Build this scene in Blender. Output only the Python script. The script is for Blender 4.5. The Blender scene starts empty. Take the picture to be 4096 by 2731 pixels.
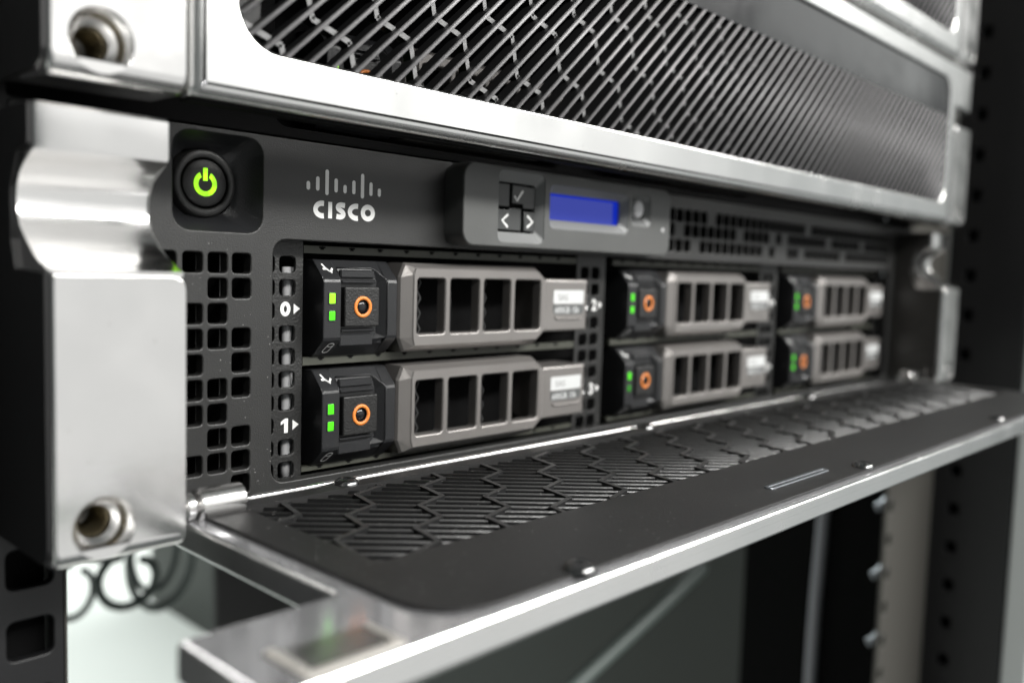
import bpy, bmesh, math, random
from math import sin, cos, pi, radians as R
from mathutils import Vector, Matrix
random.seed(7)
S = 0.001                                     # everything below is written in millimetres
SC = bpy.context.scene
COL = SC.collection

# ------------------------------------------------------------------ camera, world, lamps
cam_d = bpy.data.cameras.new('camera')
cam = bpy.data.objects.new('camera', cam_d); COL.objects.link(cam); SC.camera = cam
cam_d.sensor_width = 36.0; cam_d.sensor_fit = 'HORIZONTAL'
cam_d.lens = 3550 / 4096 * 36
cam_d.clip_start = 0.005; cam_d.clip_end = 60
CX = Vector((0.68948795, -0.72365818, 0.03041718))     # image right, in world axes
CD = Vector((-0.03779551, -0.07788557, -0.99624562))   # image down
CF = Vector((0.72331035, 0.68574972, -0.08105219))     # view direction
m = Matrix((CX, -CD, -CF)).transposed().to_4x4()
m.translation = Vector((-55.03, -193.506, 57.147)) * S
cam.matrix_world = m
cam_d.dof.use_dof = True
cam_d.dof.focus_distance = 0.226
cam_d.dof.aperture_fstop = 8.0
cam_d.dof.aperture_blades = 0

W = bpy.data.worlds.new('World'); SC.world = W; W.use_nodes = True
bg = W.node_tree.nodes['Background']
bg.inputs[0].default_value = (0.93, 1.0, 0.98, 1); bg.inputs[1].default_value = 0.13

def area(name, loc, target, sx, sy, power, col=(1, 1, 1)):
    l = bpy.data.lights.new(name, 'AREA'); l.shape = 'RECTANGLE'
    l.size = sx * S; l.size_y = sy * S; l.energy = power; l.color = col
    o = bpy.data.objects.new(name, l); COL.objects.link(o)
    o.location = Vector(loc) * S
    d = (Vector(target) - Vector(loc)).normalized()
    o.rotation_euler = d.to_track_quat('-Z', 'Y').to_euler()
    return o
def rad(sx, sy, q): return q * pi * sx * sy * 1e-6       # watts for a lamp of radiance q
area('ceiling_lamp', (1400, -1900, 1500), (1100, -100, 0), 4200, 300, 165, (1, 0.99, 0.96))
area('front_fill', (1450, -1700, 900), (1450, 0, 800), 3000, 1500, rad(3000, 1500, 0.80), (1, 0.995, 0.98))  # added soft fill standing in for the bright room the metal mirrors
area('low_front_fill', (1450, -1705, -600), (1450, 0, -550), 3000, 1500, rad(3000, 1500, 0.60), (1, 0.995, 0.98))  # added lower fill, in place of a pale floor for the metal to mirror
area('far_front_fill', (4600, -1710, -350), (4600, 0, -350), 3200, 2700, rad(3200, 2700, 0.34), (0.96, 1, 0.99))  # added dimmer fill so reflections fade towards the far end
area('far_high_fill', (4300, -1715, 1480), (4300, 0, 1480), 2100, 900, rad(2100, 900, 1.05), (0.98, 1, 0.98))  # added patch of light for the glossy strip to mirror
area('rear_aisle_lamp', (600, 1300, 1300), (600, 1250, -500), 1400, 600, 50, (0.95, 1, 0.97))

SC.render.engine = 'CYCLES'
SC.cycles.use_denoising = True
SC.cycles.max_bounces = 8; SC.cycles.caustics_reflective = False; SC.cycles.caustics_refractive = False
SC.cycles.sample_clamp_indirect = 4.0
SC.view_settings.view_transform = 'Standard'; SC.view_settings.look = 'None'
SC.view_settings.exposure = 0.0; SC.view_settings.gamma = 1.0

# ------------------------------------------------------------------ materials
def mat(name, col, rough=0.5, metal=0.0, bump=0.0, scale=1500, var=0.0, rvar=0.0, coat=0.0, spec=0.5, emit=None, estr=0, evar=0, vscale=60):
    m = bpy.data.materials.new(name); m.use_nodes = True
    nt = m.node_tree; b = nt.nodes['Principled BSDF']
    b.inputs['Base Color'].default_value = (*col, 1); b.inputs['Roughness'].default_value = rough
    b.inputs['Metallic'].default_value = metal; b.inputs['Specular IOR Level'].default_value = spec
    if coat: b.inputs['Coat Weight'].default_value = coat; b.inputs['Coat Roughness'].default_value = 0.08
    if emit:
        b.inputs['Emission Color'].default_value = (*emit, 1); b.inputs['Emission Strength'].default_value = estr
    tc = nt.nodes.new('ShaderNodeTexCoord')
    if emit and evar:
        n = nt.nodes.new('ShaderNodeTexNoise'); n.inputs['Scale'].default_value = 330; n.inputs['Detail'].default_value = 1
        nt.links.new(tc.outputs['Object'], n.inputs['Vector'])
        mr = nt.nodes.new('ShaderNodeMapRange'); mr.inputs[1].default_value = 0.3; mr.inputs[2].default_value = 0.7
        mr.inputs[3].default_value = estr * (1 - evar); mr.inputs[4].default_value = estr * (1 + evar)
        nt.links.new(n.outputs['Fac'], mr.inputs[0]); nt.links.new(mr.outputs[0], b.inputs['Emission Strength'])
    if bump:
        n = nt.nodes.new('ShaderNodeTexNoise'); n.inputs['Scale'].default_value = scale; n.inputs['Detail'].default_value = 3
        nt.links.new(tc.outputs['Object'], n.inputs['Vector'])
        bp = nt.nodes.new('ShaderNodeBump'); bp.inputs['Strength'].default_value = bump; bp.inputs['Distance'].default_value = 0.0002
        nt.links.new(n.outputs['Fac'], bp.inputs['Height']); nt.links.new(bp.outputs['Normal'], b.inputs['Normal'])
    if var or rvar:
        n = nt.nodes.new('ShaderNodeTexNoise'); n.inputs['Scale'].default_value = vscale; n.inputs['Detail'].default_value = 6
        nt.links.new(tc.outputs['Object'], n.inputs['Vector'])
        if var:
            mx = nt.nodes.new('ShaderNodeMapRange'); mx.inputs[1].default_value = 0.3; mx.inputs[2].default_value = 0.7
            mx.inputs[3].default_value = 1 - var; mx.inputs[4].default_value = 1 + var
            nt.links.new(n.outputs['Fac'], mx.inputs[0])
            vm = nt.nodes.new('ShaderNodeVectorMath'); vm.operation = 'SCALE'; vm.inputs[0].default_value = col
            nt.links.new(mx.outputs[0], vm.inputs['Scale']); nt.links.new(vm.outputs[0], b.inputs['Base Color'])
        if rvar:
            mr = nt.nodes.new('ShaderNodeMapRange'); mr.inputs[1].default_value = 0.3; mr.inputs[2].default_value = 0.7
            mr.inputs[3].default_value = max(0.02, rough - rvar); mr.inputs[4].default_value = rough + rvar
            nt.links.new(n.outputs['Fac'], mr.inputs[0]); nt.links.new(mr.outputs[0], b.inputs['Roughness'])
    return m
M = {
 'alu':     mat('polished_aluminium', (0.90, 0.89, 0.88), 0.20, 1.0, rvar=0.07, vscale=70),
 'alu_tab': mat('hazy_aluminium', (0.66, 0.66, 0.68), 0.13, 0.72, rvar=0.04, vscale=90),
 'alu_sat': mat('satin_aluminium', (0.86, 0.86, 0.85), 0.24, 1.0, rvar=0.04, vscale=60),
 'plate':   mat('charcoal_front_plastic', (0.024, 0.024, 0.0235), 0.40, 0, bump=0.45, scale=2800, var=0.14),
 'module':  mat('grey_display_plastic', (0.088, 0.09, 0.088), 0.40, 0, bump=0.3, scale=2600, var=0.08),
 'cheek':   mat('darkened_cheek', (0.05, 0.048, 0.045), 0.3, 0.3),
 'well':    mat('lightened_recess', (0.24, 0.245, 0.245), 0.35, 0.2),  # paler than the panel plastic, brightness of lit slopes put into the colour
 'latch':   mat('black_latch_plastic', (0.017, 0.0175, 0.019), 0.33, 0, bump=0.35, scale=2600),
 'button':  mat('black_textured_button', (0.012, 0.012, 0.012), 0.42, 0, bump=0.9, scale=1700),
 'carrier': mat('warm_grey_metal_paint', (0.265, 0.25, 0.24), 0.33, 0.55, bump=0.12, scale=3000, var=0.05),
 'black':   mat('black_paint', (0.008, 0.008, 0.0085), 0.5, 0),
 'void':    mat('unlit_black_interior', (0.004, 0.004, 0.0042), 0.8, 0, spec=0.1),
 'gloss':   mat('glossy_black_panel', (0.006, 0.006, 0.007), 0.10, 0, rvar=0.04, spec=1.0),
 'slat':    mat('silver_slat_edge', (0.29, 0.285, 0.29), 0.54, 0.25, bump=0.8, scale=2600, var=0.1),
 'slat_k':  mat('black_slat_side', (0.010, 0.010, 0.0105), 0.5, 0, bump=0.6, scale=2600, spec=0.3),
 'slat_b':  mat('lit_slat_back', (0.12, 0.12, 0.12), 0.36, 0.45, bump=0.8, scale=2600),  # rear edge greyed from black, light caught there put into the colour
 'hexback': mat('black_hex_back', (0.035, 0.035, 0.035), 0.45, 0, bump=0.7, scale=2600),
 'hexrib':  mat('dark_grey_hex_rib', (0.22, 0.22, 0.222), 0.5, 0.2, bump=0.7, scale=2600),
 'back':    mat('black_back_plate', (0.017, 0.0168, 0.0168), 0.47, 0, bump=0.45, scale=2300, var=0.15),
 'print':   mat('white_print', (0.86, 0.86, 0.85), 0.45),
 'strip':   mat('galvanised_vent_strip', (0.060, 0.062, 0.050), 0.5, 0.2, var=0.15, vscale=300),
 'perf':    mat('black_perforated_sheet', (0.022, 0.022, 0.0215), 0.38, 0.1, bump=1.0, scale=1500),
 'lens':    mat('green_lamp_lens', (0.03, 0.25, 0.01), 0.25, emit=(0.09, 0.82, 0.005), estr=1.0, evar=0.3),
 'lens_hot': mat('bright_green_lamp_lens', (0.1, 0.4, 0.02), 0.25, emit=(0.36, 0.95, 0.01), estr=1.25),
 'lens_dim': mat('dim_green_lamp_lens', (0.03, 0.2, 0.02), 0.25, emit=(0.04, 0.35, 0.02), estr=0.25),
 'power':   mat('lit_power_symbol', (0.2, 0.5, 0.02), 0.3, emit=(0.40, 1.0, 0.01), estr=1.3, evar=0.55),
 'orange':  mat('orange_ring_plastic', (0.85, 0.26, 0.05), 0.4),
 'dome':    mat('smoked_dome_plastic', (0.012, 0.012, 0.014), 0.08, 0),
 'screen':  mat('blue_lit_screen', (0.005, 0.01, 0.12), 0.6, spec=0.15, emit=(0.002, 0.02, 0.42), estr=0.9),
 'display': mat('pale_blue_display', (0.01, 0.015, 0.12), 0.6, spec=0.15, emit=(0.055, 0.075, 0.42), estr=0.75, var=0.0),
 'knob':    mat('pale_round_button', (0.62, 0.62, 0.63), 0.35),
 'key':     mat('dark_grey_key', (0.045, 0.047, 0.047), 0.4, bump=0.2, scale=2600),
 'label':   mat('white_label_paper', (0.62, 0.63, 0.63), 0.5),
 'label_d': mat('dark_label_band', (0.10, 0.105, 0.105), 0.5),
 'ink':     mat('grey_label_ink', (0.30, 0.30, 0.30), 0.6),
 'steel':   mat('dark_steel_screw', (0.22, 0.22, 0.22), 0.22, 1.0),
 'brass':   mat('dull_brass_bush', (0.09, 0.075, 0.045), 0.4, 0.8),
 'post':    mat('black_rack_steel', (0.010, 0.010, 0.011), 0.45, 0, bump=0.2, scale=900),
 'post_g':  mat('grey_rack_steel', (0.075, 0.072, 0.064), 0.5, 0.2),
 'zinc':    mat('bright_zinc', (0.36, 0.38, 0.41), 0.35, 1.0),
 'white':   mat('white_cabinet_paint', (0.72, 0.75, 0.74), 0.45),
 'side':    mat('grey_green_side_panel', (0.036, 0.042, 0.037), 0.5, 0.0),
 'glint':    mat('pale_chamfer_glint', (0.62, 0.59, 0.55), 0.35, 0.4),
 'dust':    mat('pale_dust', (0.42, 0.41, 0.40), 0.8),
 'floor':   mat('white_floor_tile', (0.82, 0.85, 0.82), 0.5, var=0.03, vscale=3),
 'cable_g': mat('dark_green_cable', (0.012, 0.026, 0.022), 0.4),
 'cable_p': mat('pale_green_cable', (0.085, 0.105, 0.098), 0.45),
 'cable_k': mat('black_cable', (0.008, 0.008, 0.008), 0.5),
 'cable_w': mat('grey_cable', (0.33, 0.33, 0.36), 0.5),
}

# ------------------------------------------------------------------ mesh helpers
def finish(bm, name, material, parent=None, smooth=False, angle=None, normals=True):
    if normals: bmesh.ops.recalc_face_normals(bm, faces=bm.faces)
    bmesh.ops.scale(bm, vec=(S, S, S), verts=bm.verts)
    me = bpy.data.meshes.new(name); bm.to_mesh(me); bm.free()
    mats = material if isinstance(material, (list, tuple)) else [material]
    for q in mats: me.materials.append(M[q])
    if smooth:
        for p in me.polygons: p.use_smooth = True
        if angle: me.set_sharp_from_angle(angle=R(angle))
    o = bpy.data.objects.new(name, me); COL.objects.link(o)
    if parent: o.parent = parent
    return o
def thing(name, label, cat, loc=(0, 0, 0), group=None):
    o = bpy.data.objects.new(name, None); COL.objects.link(o); o.location = Vector(loc) * S
    o.empty_display_size = 0.01
    o['label'] = label; o['category'] = cat
    if group: o['group'] = group
    return o
def tag(o, label, cat, group=None):
    o['label'] = label; o['category'] = cat
    if group: o['group'] = group
    return o
def dup(o, parent=None):
    c = o.copy(); COL.objects.link(c)
    if parent: c.parent = parent
    for ch in list(o.children): dup(ch, c)
    return c

def rr(x0, x1, z0, z1, r=1.0, n=5, rs=None):
    """rounded rectangle as a function of an inset d (positive shrinks)"""
    rs = rs or (r, r, r, r)                     # BL, BR, TR, TL
    def f(d=0.0):
        a0, a1, b0, b1 = x0 + d, x1 - d, z0 + d, z1 - d
        pts = []
        for (cx, cz, q, a) in ((a0, b0, rs[0], pi), (a1, b0, rs[1], 1.5 * pi), (a1, b1, rs[2], 0), (a0, b1, rs[3], .5 * pi)):
            k = max(q - d, 0.05)
            ox = cx + (k if cx == a0 else -k); oz = cz + (k if cz == b0 else -k)
            for i in range(n + 1):
                t = a + i / n * pi / 2
                pts.append((ox + k * cos(t), oz + k * sin(t)))
        return pts
    return f
def circ(cx, cz, r, n=24, rz=None):
    rz = rz or r
    return lambda d=0.0: [(cx + (r - d) * cos(2 * pi * i / n), cz + (rz - d) * sin(2 * pi * i / n)) for i in range(n)]
def poly(pts):
    """closed polygon (counter-clockwise) inset by moving each edge inwards"""
    def f(d=0.0):
        if not d: return list(pts)
        out = []; n = len(pts)
        for i in range(n):
            p0, p1, p2 = Vector(pts[i - 1]), Vector(pts[i]), Vector(pts[(i + 1) % n])
            e1 = (p1 - p0).normalized(); e2 = (p2 - p1).normalized()
            n1 = Vector((-e1.y, e1.x)); n2 = Vector((-e2.y, e2.x))
            b = (n1 + n2); k = d / max(0.2, (1 + n1.dot(n2)))
            out.append(tuple(p1 + b * k))
        return out
    return f
def roundpoly(pts, n=4):
    out = []; k = len(pts)
    for i in range(k):
        p = Vector(pts[i][:2]); a = Vector(pts[i - 1][:2]); c = Vector(pts[(i + 1) % k][:2]); r = pts[i][2]
        u, v = (a - p).normalized(), (c - p).normalized()
        p0, p1 = p + u * r, p + v * r
        for j in range(n + 1):
            t = j / n
            out.append(tuple(p0 * (1 - t) ** 2 + p * 2 * t * (1 - t) + p1 * t * t))
    return out
def ring(bm, loops, smooth=True):
    """loops: list of vertex lists of equal length, bridged with quads"""
    fs = []
    for a, b in zip(loops[:-1], loops[1:]):
        n = len(a)
        for i in range(n):
            f = bm.faces.new((a[i], a[(i + 1) % n], b[(i + 1) % n], b[i])); f.smooth = smooth; fs.append(f)
    return fs
def vloop(bm, pts, y): return [bm.verts.new((p[0], y, p[1])) for p in pts]
def fill(bm, loops):
    es = []
    for l in loops:
        n = len(l)
        for i in range(n):
            e = bm.edges.get((l[i], l[(i + 1) % n])) or bm.edges.new((l[i], l[(i + 1) % n])); es.append(e)
    r = bmesh.ops.triangle_fill(bm, use_beauty=True, use_dissolve=False, edges=es, normal=(0, -1, 0))
    for f in r['geom']:
        if isinstance(f, bmesh.types.BMFace): f.smooth = False
def rnd(rad, n=3): return [(rad * (1 - sin(i / n * pi / 2)), rad * (1 - cos(i / n * pi / 2))) for i in range(n + 1)]
def plate(bm, outer, holes, y0, y1, bo=0.3, bi=0.3, seg=2, back=True, bback=0.0, hback=None):
    """flat plate facing -Y between y0 (front) and y1, outlines given as inset functions"""
    front, rear = [], []
    for k, f in enumerate([outer] + list(holes)):
        sgn = 1 if k == 0 else -1
        b = bo if k == 0 else bi
        prof = rnd(b, seg) if b > 0 else [(0, 0)]
        loops = [vloop(bm, f(sgn * d), y0 + dy) for d, dy in prof]
        bk = bback if (k == 0 or hback is None) else hback
        if bk:
            loops += [vloop(bm, f(sgn * d), y1 - dy) for d, dy in reversed(rnd(bk, seg))]
        else:
            loops.append(vloop(bm, f(0), y1))
        fs = ring(bm, loops[:len(prof)]) if len(prof) > 1 else []
        ring(bm, loops[len(prof) - 1:], smooth=bool(bback) and False)
        front.append(loops[0]); rear.append(loops[-1])
    fill(bm, front)
    if back: fill(bm, rear)
def box(bm, x0, x1, y0, y1, z0, z1, b=0.0, seg=1):
    r = bmesh.ops.create_cube(bm, size=1.0)
    vs = r['verts']
    for v in vs:
        v.co = Vector(((x0 + x1) / 2 + v.co.x * (x1 - x0), (y0 + y1) / 2 + v.co.y * (y1 - y0), (z0 + z1) / 2 + v.co.z * (z1 - z0)))
    if b > 0:
        es = list({e for v in vs for e in v.link_edges})
        bmesh.ops.bevel(bm, geom=es, offset=b, segments=seg, profile=0.5, affect='EDGES')
def extrude_yz(bm, prof, x0, x1, b=0.0, seg=2):
    """closed (y,z) profile extruded along x"""
    a = [bm.verts.new((x0, p[0], p[1])) for p in prof]; c = [bm.verts.new((x1, p[0], p[1])) for p in prof]
    n = len(prof); fs = []
    for i in range(n): fs.append(bm.faces.new((a[i], a[(i + 1) % n], c[(i + 1) % n], c[i])))
    fa = bm.faces.new(a[::-1]); fc = bm.faces.new(c)
    if b > 0:
        bmesh.ops.bevel(bm, geom=list(set(fa.edges) | set(fc.edges)), offset=b, segments=seg, profile=0.5, affect='EDGES')
def lathe_y(bm, cx, cz, prof, n=28, smooth=True):
    """(radius, y) profile revolved about the axis through (cx,cz) along Y"""
    loops = []
    for r, y in prof:
        loops.append([bm.verts.new((cx + r * cos(2 * pi * i / n), y, cz + r * sin(2 * pi * i / n))) for i in range(n)])
    ring(bm, loops, smooth)
    return loops
def stroke(bm, pts, w, y, closed=False, t=0.05):
    """flat printed stroke of width w along (x,z) points"""
    n = len(pts); L, Q = [], []
    for i in range(n):
        p = Vector(pts[i])
        a = Vector(pts[i - 1]) if (i > 0 or closed) else p
        c = Vector(pts[(i + 1) % n]) if (i < n - 1 or closed) else p
        d = (c - a).normalized(); nn = Vector((-d.y, d.x)) * (w / 2)
        L.append(bm.verts.new((p.x + nn.x, y, p.y + nn.y))); Q.append(bm.verts.new((p.x - nn.x, y, p.y - nn.y)))
    for i in range(n if closed else n - 1):
        j = (i + 1) % n
        bm.faces.new((L[i], L[j], Q[j], Q[i]))
def pfill(bm, pts, y): bm.faces.new([bm.verts.new((p[0], y, p[1])) for p in pts])
def arc(cx, cz, rx, rz, a0, a1, n=14): return [(cx + rx * cos(R(a0 + (a1 - a0) * i / n)), cz + rz * sin(R(a0 + (a1 - a0) * i / n))) for i in range(n + 1)]
def tube(bm, pts, r, n=8):
    loops = []; up = Vector((0.13, 0.2, 1)).normalized()
    P = [Vector(p) for p in pts]
    for i, p in enumerate(P):
        d = (P[min(i + 1, len(P) - 1)] - P[max(i - 1, 0)]).normalized()
        a = d.cross(up)
        if a.length < 0.1: a = d.cross(Vector((1, 0, 0)))
        a.normalize(); b = d.cross(a)
        loops.append([bm.verts.new(p + (a * cos(2 * pi * k / n) + b * sin(2 * pi * k / n)) * r) for k in range(n)])
    ring(bm, loops); bm.faces.new(loops[0][::-1]); bm.faces.new(loops[-1])
def spline(pts, k=8):
    P = [Vector(p) for p in pts]; out = []
    for i in range(len(P) - 1):
        p0, p1, p2, p3 = P[max(i - 1, 0)], P[i], P[i + 1], P[min(i + 2, len(P) - 1)]
        for j in range(k):
            t = j / k
            out.append(0.5 * ((2 * p1) + (-p0 + p2) * t + (2 * p0 - 5 * p1 + 4 * p2 - p3) * t * t + (-p0 + 3 * p1 - 3 * p2 + p3) * t ** 3))
    out.append(P[-1]); return out
def text(s, x, z, h, y, name, material, parent, sx=1.0, bold=0.0):
    c = bpy.data.curves.new(name, 'FONT'); c.body = s; c.size = 1; c.offset = bold
    o = bpy.data.objects.new(name, c); COL.objects.link(o)
    me = bpy.data.meshes.new_from_object(o.evaluated_get(bpy.context.evaluated_depsgraph_get()))
    bpy.data.objects.remove(o); bpy.data.curves.remove(c)
    k = h / 0.7
    for v in me.vertices: v.co = Vector(((x + v.co.x * k * sx) * S, y * S, (z + v.co.y * k) * S))
    me.name = name; me.materials.append(M[material])
    o = bpy.data.objects.new(name, me); COL.objects.link(o); o.parent = parent
    return o

PITCH = 88.6                                  # height of one appliance bay
# ------------------------------------------------------------------ the bezel (front door) in closed position
# local origin = hinge axis, so x stays, y -> y+16.5, z -> r-7
HY, HZ = -16.5, 7.0
def tofold(bm):
    bmesh.ops.translate(bm, vec=(0, -HY, -HZ), verts=bm.verts)
TAN = math.tan(R(43)); ST = Vector((cos(R(43)), sin(R(43)))); SN = Vector((-ST.y, ST.x))
slat_cache = {}
def slat_mesh(x0, xa, xb, z0=7.5, z1=57.2):
    zl, zh = z0, z1
    if x0 < xa: zl = z0 + (xa - x0) * TAN
    if x0 + (z1 - z0) / TAN > xb: zh = z0 + (xb - x0) * TAN
    if zh - zl < 3: return None
    key = (round(zl, 2), round(zh, 2))
    if key not in slat_cache:
        bm = bmesh.new()
        sec = [(-.42, -22.35), (-.52, -27.0), (-.4, -27.45), (-.15, -27.65), (.15, -27.65), (.4, -27.45), (.52, -27.0), (.42, -22.35), (.26, -22.05), (-.26, -22.05)]
        A, B = [], []
        for nx, y in sec:
            for zz, L in ((zl, A), (zh, B)):
                s = (zz - z0 - nx * SN.y) / ST.y
                L.append(bm.verts.new((nx * SN.x + s * ST.x, y, zz)))
        n = len(sec)
        for i in range(n):
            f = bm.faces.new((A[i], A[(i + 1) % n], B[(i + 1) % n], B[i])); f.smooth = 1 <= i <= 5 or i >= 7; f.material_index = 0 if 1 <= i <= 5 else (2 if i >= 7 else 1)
        bm.faces.new(A[::-1]).material_index = 1; bm.faces.new(B).material_index = 1
        tofold(bm)
        bmesh.ops.recalc_face_normals(bm, faces=bm.faces)
        bmesh.ops.scale(bm, vec=(S, S, S), verts=bm.verts)
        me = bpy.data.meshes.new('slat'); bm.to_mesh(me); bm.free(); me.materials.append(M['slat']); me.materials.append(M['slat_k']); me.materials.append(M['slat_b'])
        slat_cache[key] = me
    return slat_cache[key]
def clipseg(p, q, x0, x1, z0, z1):
    t0, t1 = 0.0, 1.0; d = (q[0] - p[0], q[1] - p[1])
    for pp, qq in ((-d[0], p[0] - x0), (d[0], x1 - p[0]), (-d[1], p[1] - z0), (d[1], z1 - p[1])):
        if abs(pp) < 1e-9:
            if qq < 0: return None
        else:
            t = qq / pp
            if pp < 0: t0 = max(t0, t)
            else: t1 = min(t1, t)
    if t1 - t0 < 1e-3: return None
    return (p[0] + d[0] * t0, p[1] + d[1] * t0), (p[0] + d[0] * t1, p[1] + d[1] * t1)
def hex_grille(parent, node, x0, x1, z0, z1, w=1.15):
    a = 10.4; u = Vector((cos(R(43)), sin(R(43)))); v = Vector((u.y, -u.x))      # u along the slats, v down-right
    bm = bmesh.new()
    segs = []
    for i in range(-40, 41):
        for j in range(-40, 41):
            # honeycomb with edges along u: lattice vectors
            p = Vector(node) + u * (1.5 * a) * i + v * (math.sqrt(3) * a) * (j + 0.5 * (i % 2))
            if not (x0 - 30 < p.x < x1 + 30 and z0 - 30 < p.y < z1 + 30): continue
            # p is a node whose three edges leave along +u, and at 120 degrees either side
            for ang in (0, 120, 240):
                dd = Vector((u.x * cos(R(ang)) - u.y * sin(R(ang)), u.x * sin(R(ang)) + u.y * cos(R(ang))))
                if ang == 0: continue          # the edges along the slats are hidden by them
                segs.append((p, p + dd * a))
            q = p + u * a
            segs.append((p, q)) if False else None
    def rib(p, q, w, ya, yb):
        c = clipseg(p, q, x0, x1, z0, z1)
        if not c: return
        p, q = Vector(c[0]), Vector(c[1]); d = (q - p).normalized(); nn = Vector((-d.y, d.x)) * w / 2
        p = p - d * 0.15; q = q + d * 0.15
        cs = [p + nn, q + nn, q - nn, p - nn]
        f = [bm.verts.new((c.x, ya, c.y)) for c in cs]; k = [bm.verts.new((c.x, yb, c.y)) for c in cs]
        bm.faces.new(f); bm.faces.new(k[::-1]).material_index = 2
        for i in range(4): bm.faces.new((f[i], f[(i + 1) % 4], k[(i + 1) % 4], k[i])).material_index = 1
    for p, q in segs: rib(p, q, 1.3, -24.5, -21.6)
    tofold(bm)
    return finish(bm, 'hex_grille', ('hexrib', 'slat_k', 'hexback'), parent)
def screw(parent, x, z, y=-21.4):
    bm = bmesh.new()
    lathe_y(bm, x, z, [(0.01, y + 0.9), (1.2, y + 0.9), (1.35, y + 1.75), (2.3, y + 1.6), (2.95, y + 1.0), (3.15, y + 0.3), (3.2, y)], 20)
    tofold(bm)
    return finish(bm, 'screw', 'steel', parent)
def bezel(root, left=28.2, phase=43.4, node=(102.0, 26.0), only_right=False, opened=False):
    right = 492.7 - left
    bm = bmesh.new()
    op = rr(38, 454.7, 11.4, 76.8, 9, 8)
    ol = roundpoly([(left, .2, 2), (right, .2, 2), (right, 62.6, 1), (489.7, 62.6, 2), (489.7, 87.6, 2), (3.0, 87.6, 2), (3.0, 62.6, 2), (left, 62.6, 1)])
    op2 = rr(38.6, 454.1, 7.4, 76.8, 2, 4)
    plate(bm, poly(ol), [op], -28.0, -24.6, bo=3.0 if not opened else 0.9, bi=0.9, seg=6)
    plate(bm, lambda d=0.0: poly(ol)(d + 0.02), [op2], -24.59, -21.9, bo=0, bi=0, bback=1.1 if opened else 0.0, hback=0.0, seg=4)
    tofold(bm)
    fr = finish(bm, 'bezel', ('alu_sat', 'alu_tab'), root)
    for p in fr.data.polygons:
        if p.normal.y > 0.9: p.material_index = 1
    fr.location = (0, HY * S, HZ * S)
    if opened: fr.rotation_euler = (pi / 2, 0, 0)
    bm = bmesh.new(); box(bm, left + 1, right - 1, -25.2, -22.4 if opened else -21.0, -0.35, 0.15); tofold(bm); finish(bm, 'dark_underside', 'void', fr)  # black strip added so the bezel's bottom wall reads dark
    bm = bmesh.new(); box(bm, 39, 453.7, -24.58, -24.2, 7.45, 12.2); tofold(bm); finish(bm, 'slat_seat', 'void', fr)
    # inner black plate
    bm = bmesh.new()
    def mir(f):   # plate() makes the front at y0; the inner plate shows its back, so give it rounded back edges
        return f
    plate(bm, rr(left + 4.4, right - 4.4, 2.6, 85.0, 2, 8, rs=(2, 2, 12, 12)), [rr(45.4, 447.5, 7.6, 56.6, 2.0, 4)], -23.0, -21.1, bo=0, bi=0, bback=0.2, hback=0.0)
    tofold(bm)
    finish(bm, 'inner_plate', 'back', fr)
    # glossy strip above the grille
    bm = bmesh.new()
    plate(bm, rr(38.4, 454.3, 57.4, 76.4, 1.2, 4), [], -26.8, -23.4, bo=0.3)
    tofold(bm); finish(bm, 'gloss_panel', 'gloss', fr)
    # corner and edge land behind the slats
    n = 0
    x = phase - 3.8 / TAN - 5.86 * 9
    while x < 455:
        me = slat_mesh(x, 38.7, 454.0)
        if me and not (only_right and x < 330):
            o = bpy.data.objects.new('slat', me); COL.objects.link(o); o.parent = fr; o.location = (x * S, 0, 0); n += 1
        x += 5.86
    hex_grille(fr, node, 45.4 if opened else 38, 447.5 if opened else 454.6, 7.6, 57)
    for sx, sz in ((76, 1.8 + 2.4), (205, 4.0), (335, 4.0), (70.5, 84.1), (204, 82.3), (340, 81.7)):
        screw(fr, sx, sz)
    # end tabs with latch pads
    for side in (0, 1):
        X = (lambda q: q) if side == 0 else (lambda q: 492.7 - q)
        bm = bmesh.new()
        xa, xb = sorted((X(10.2), X(27.2)))
        f = rr(*sorted((X(11.9), X(25.6))), 76.4, 84.8, 0.5, 3)
        L = [vloop(bm, f(0), -21.98), vloop(bm, f(0.0), -21.75), vloop(bm, f(0.3), -21.55)]
        ring(bm, L, False); fill(bm, [L[-1]])
        tofold(bm); finish(bm, 'latch_pad', 'alu', fr)
    for (a, c, b, d) in ((10.0, 11.7, 75.4, 84.9), (10.0, 27.4, 85.0, 86.7), (25.8, 27.4, 77.2, 84.9)):
        bm = bmesh.new(); box(bm, a, c, -22.2, -21.2, b, d, 0.4, 2); tofold(bm); finish(bm, 'chamfer_glint', 'glint', fr)  # pale strips added in place of light caught on the pad's chamfers
    bm = bmesh.new()                       # slot embossed in the inner plate
    plate(bm, rr(156, 191, 75.4, 78.2, 1.3, 5), [rr(157.2, 189.8, 76.4, 77.2, .4, 3)], -21.4, -20.75, bo=0, bi=0, bback=0.25)
    tofold(bm); finish(bm, 'embossed_slot', 'zinc', fr)
    return fr

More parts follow.
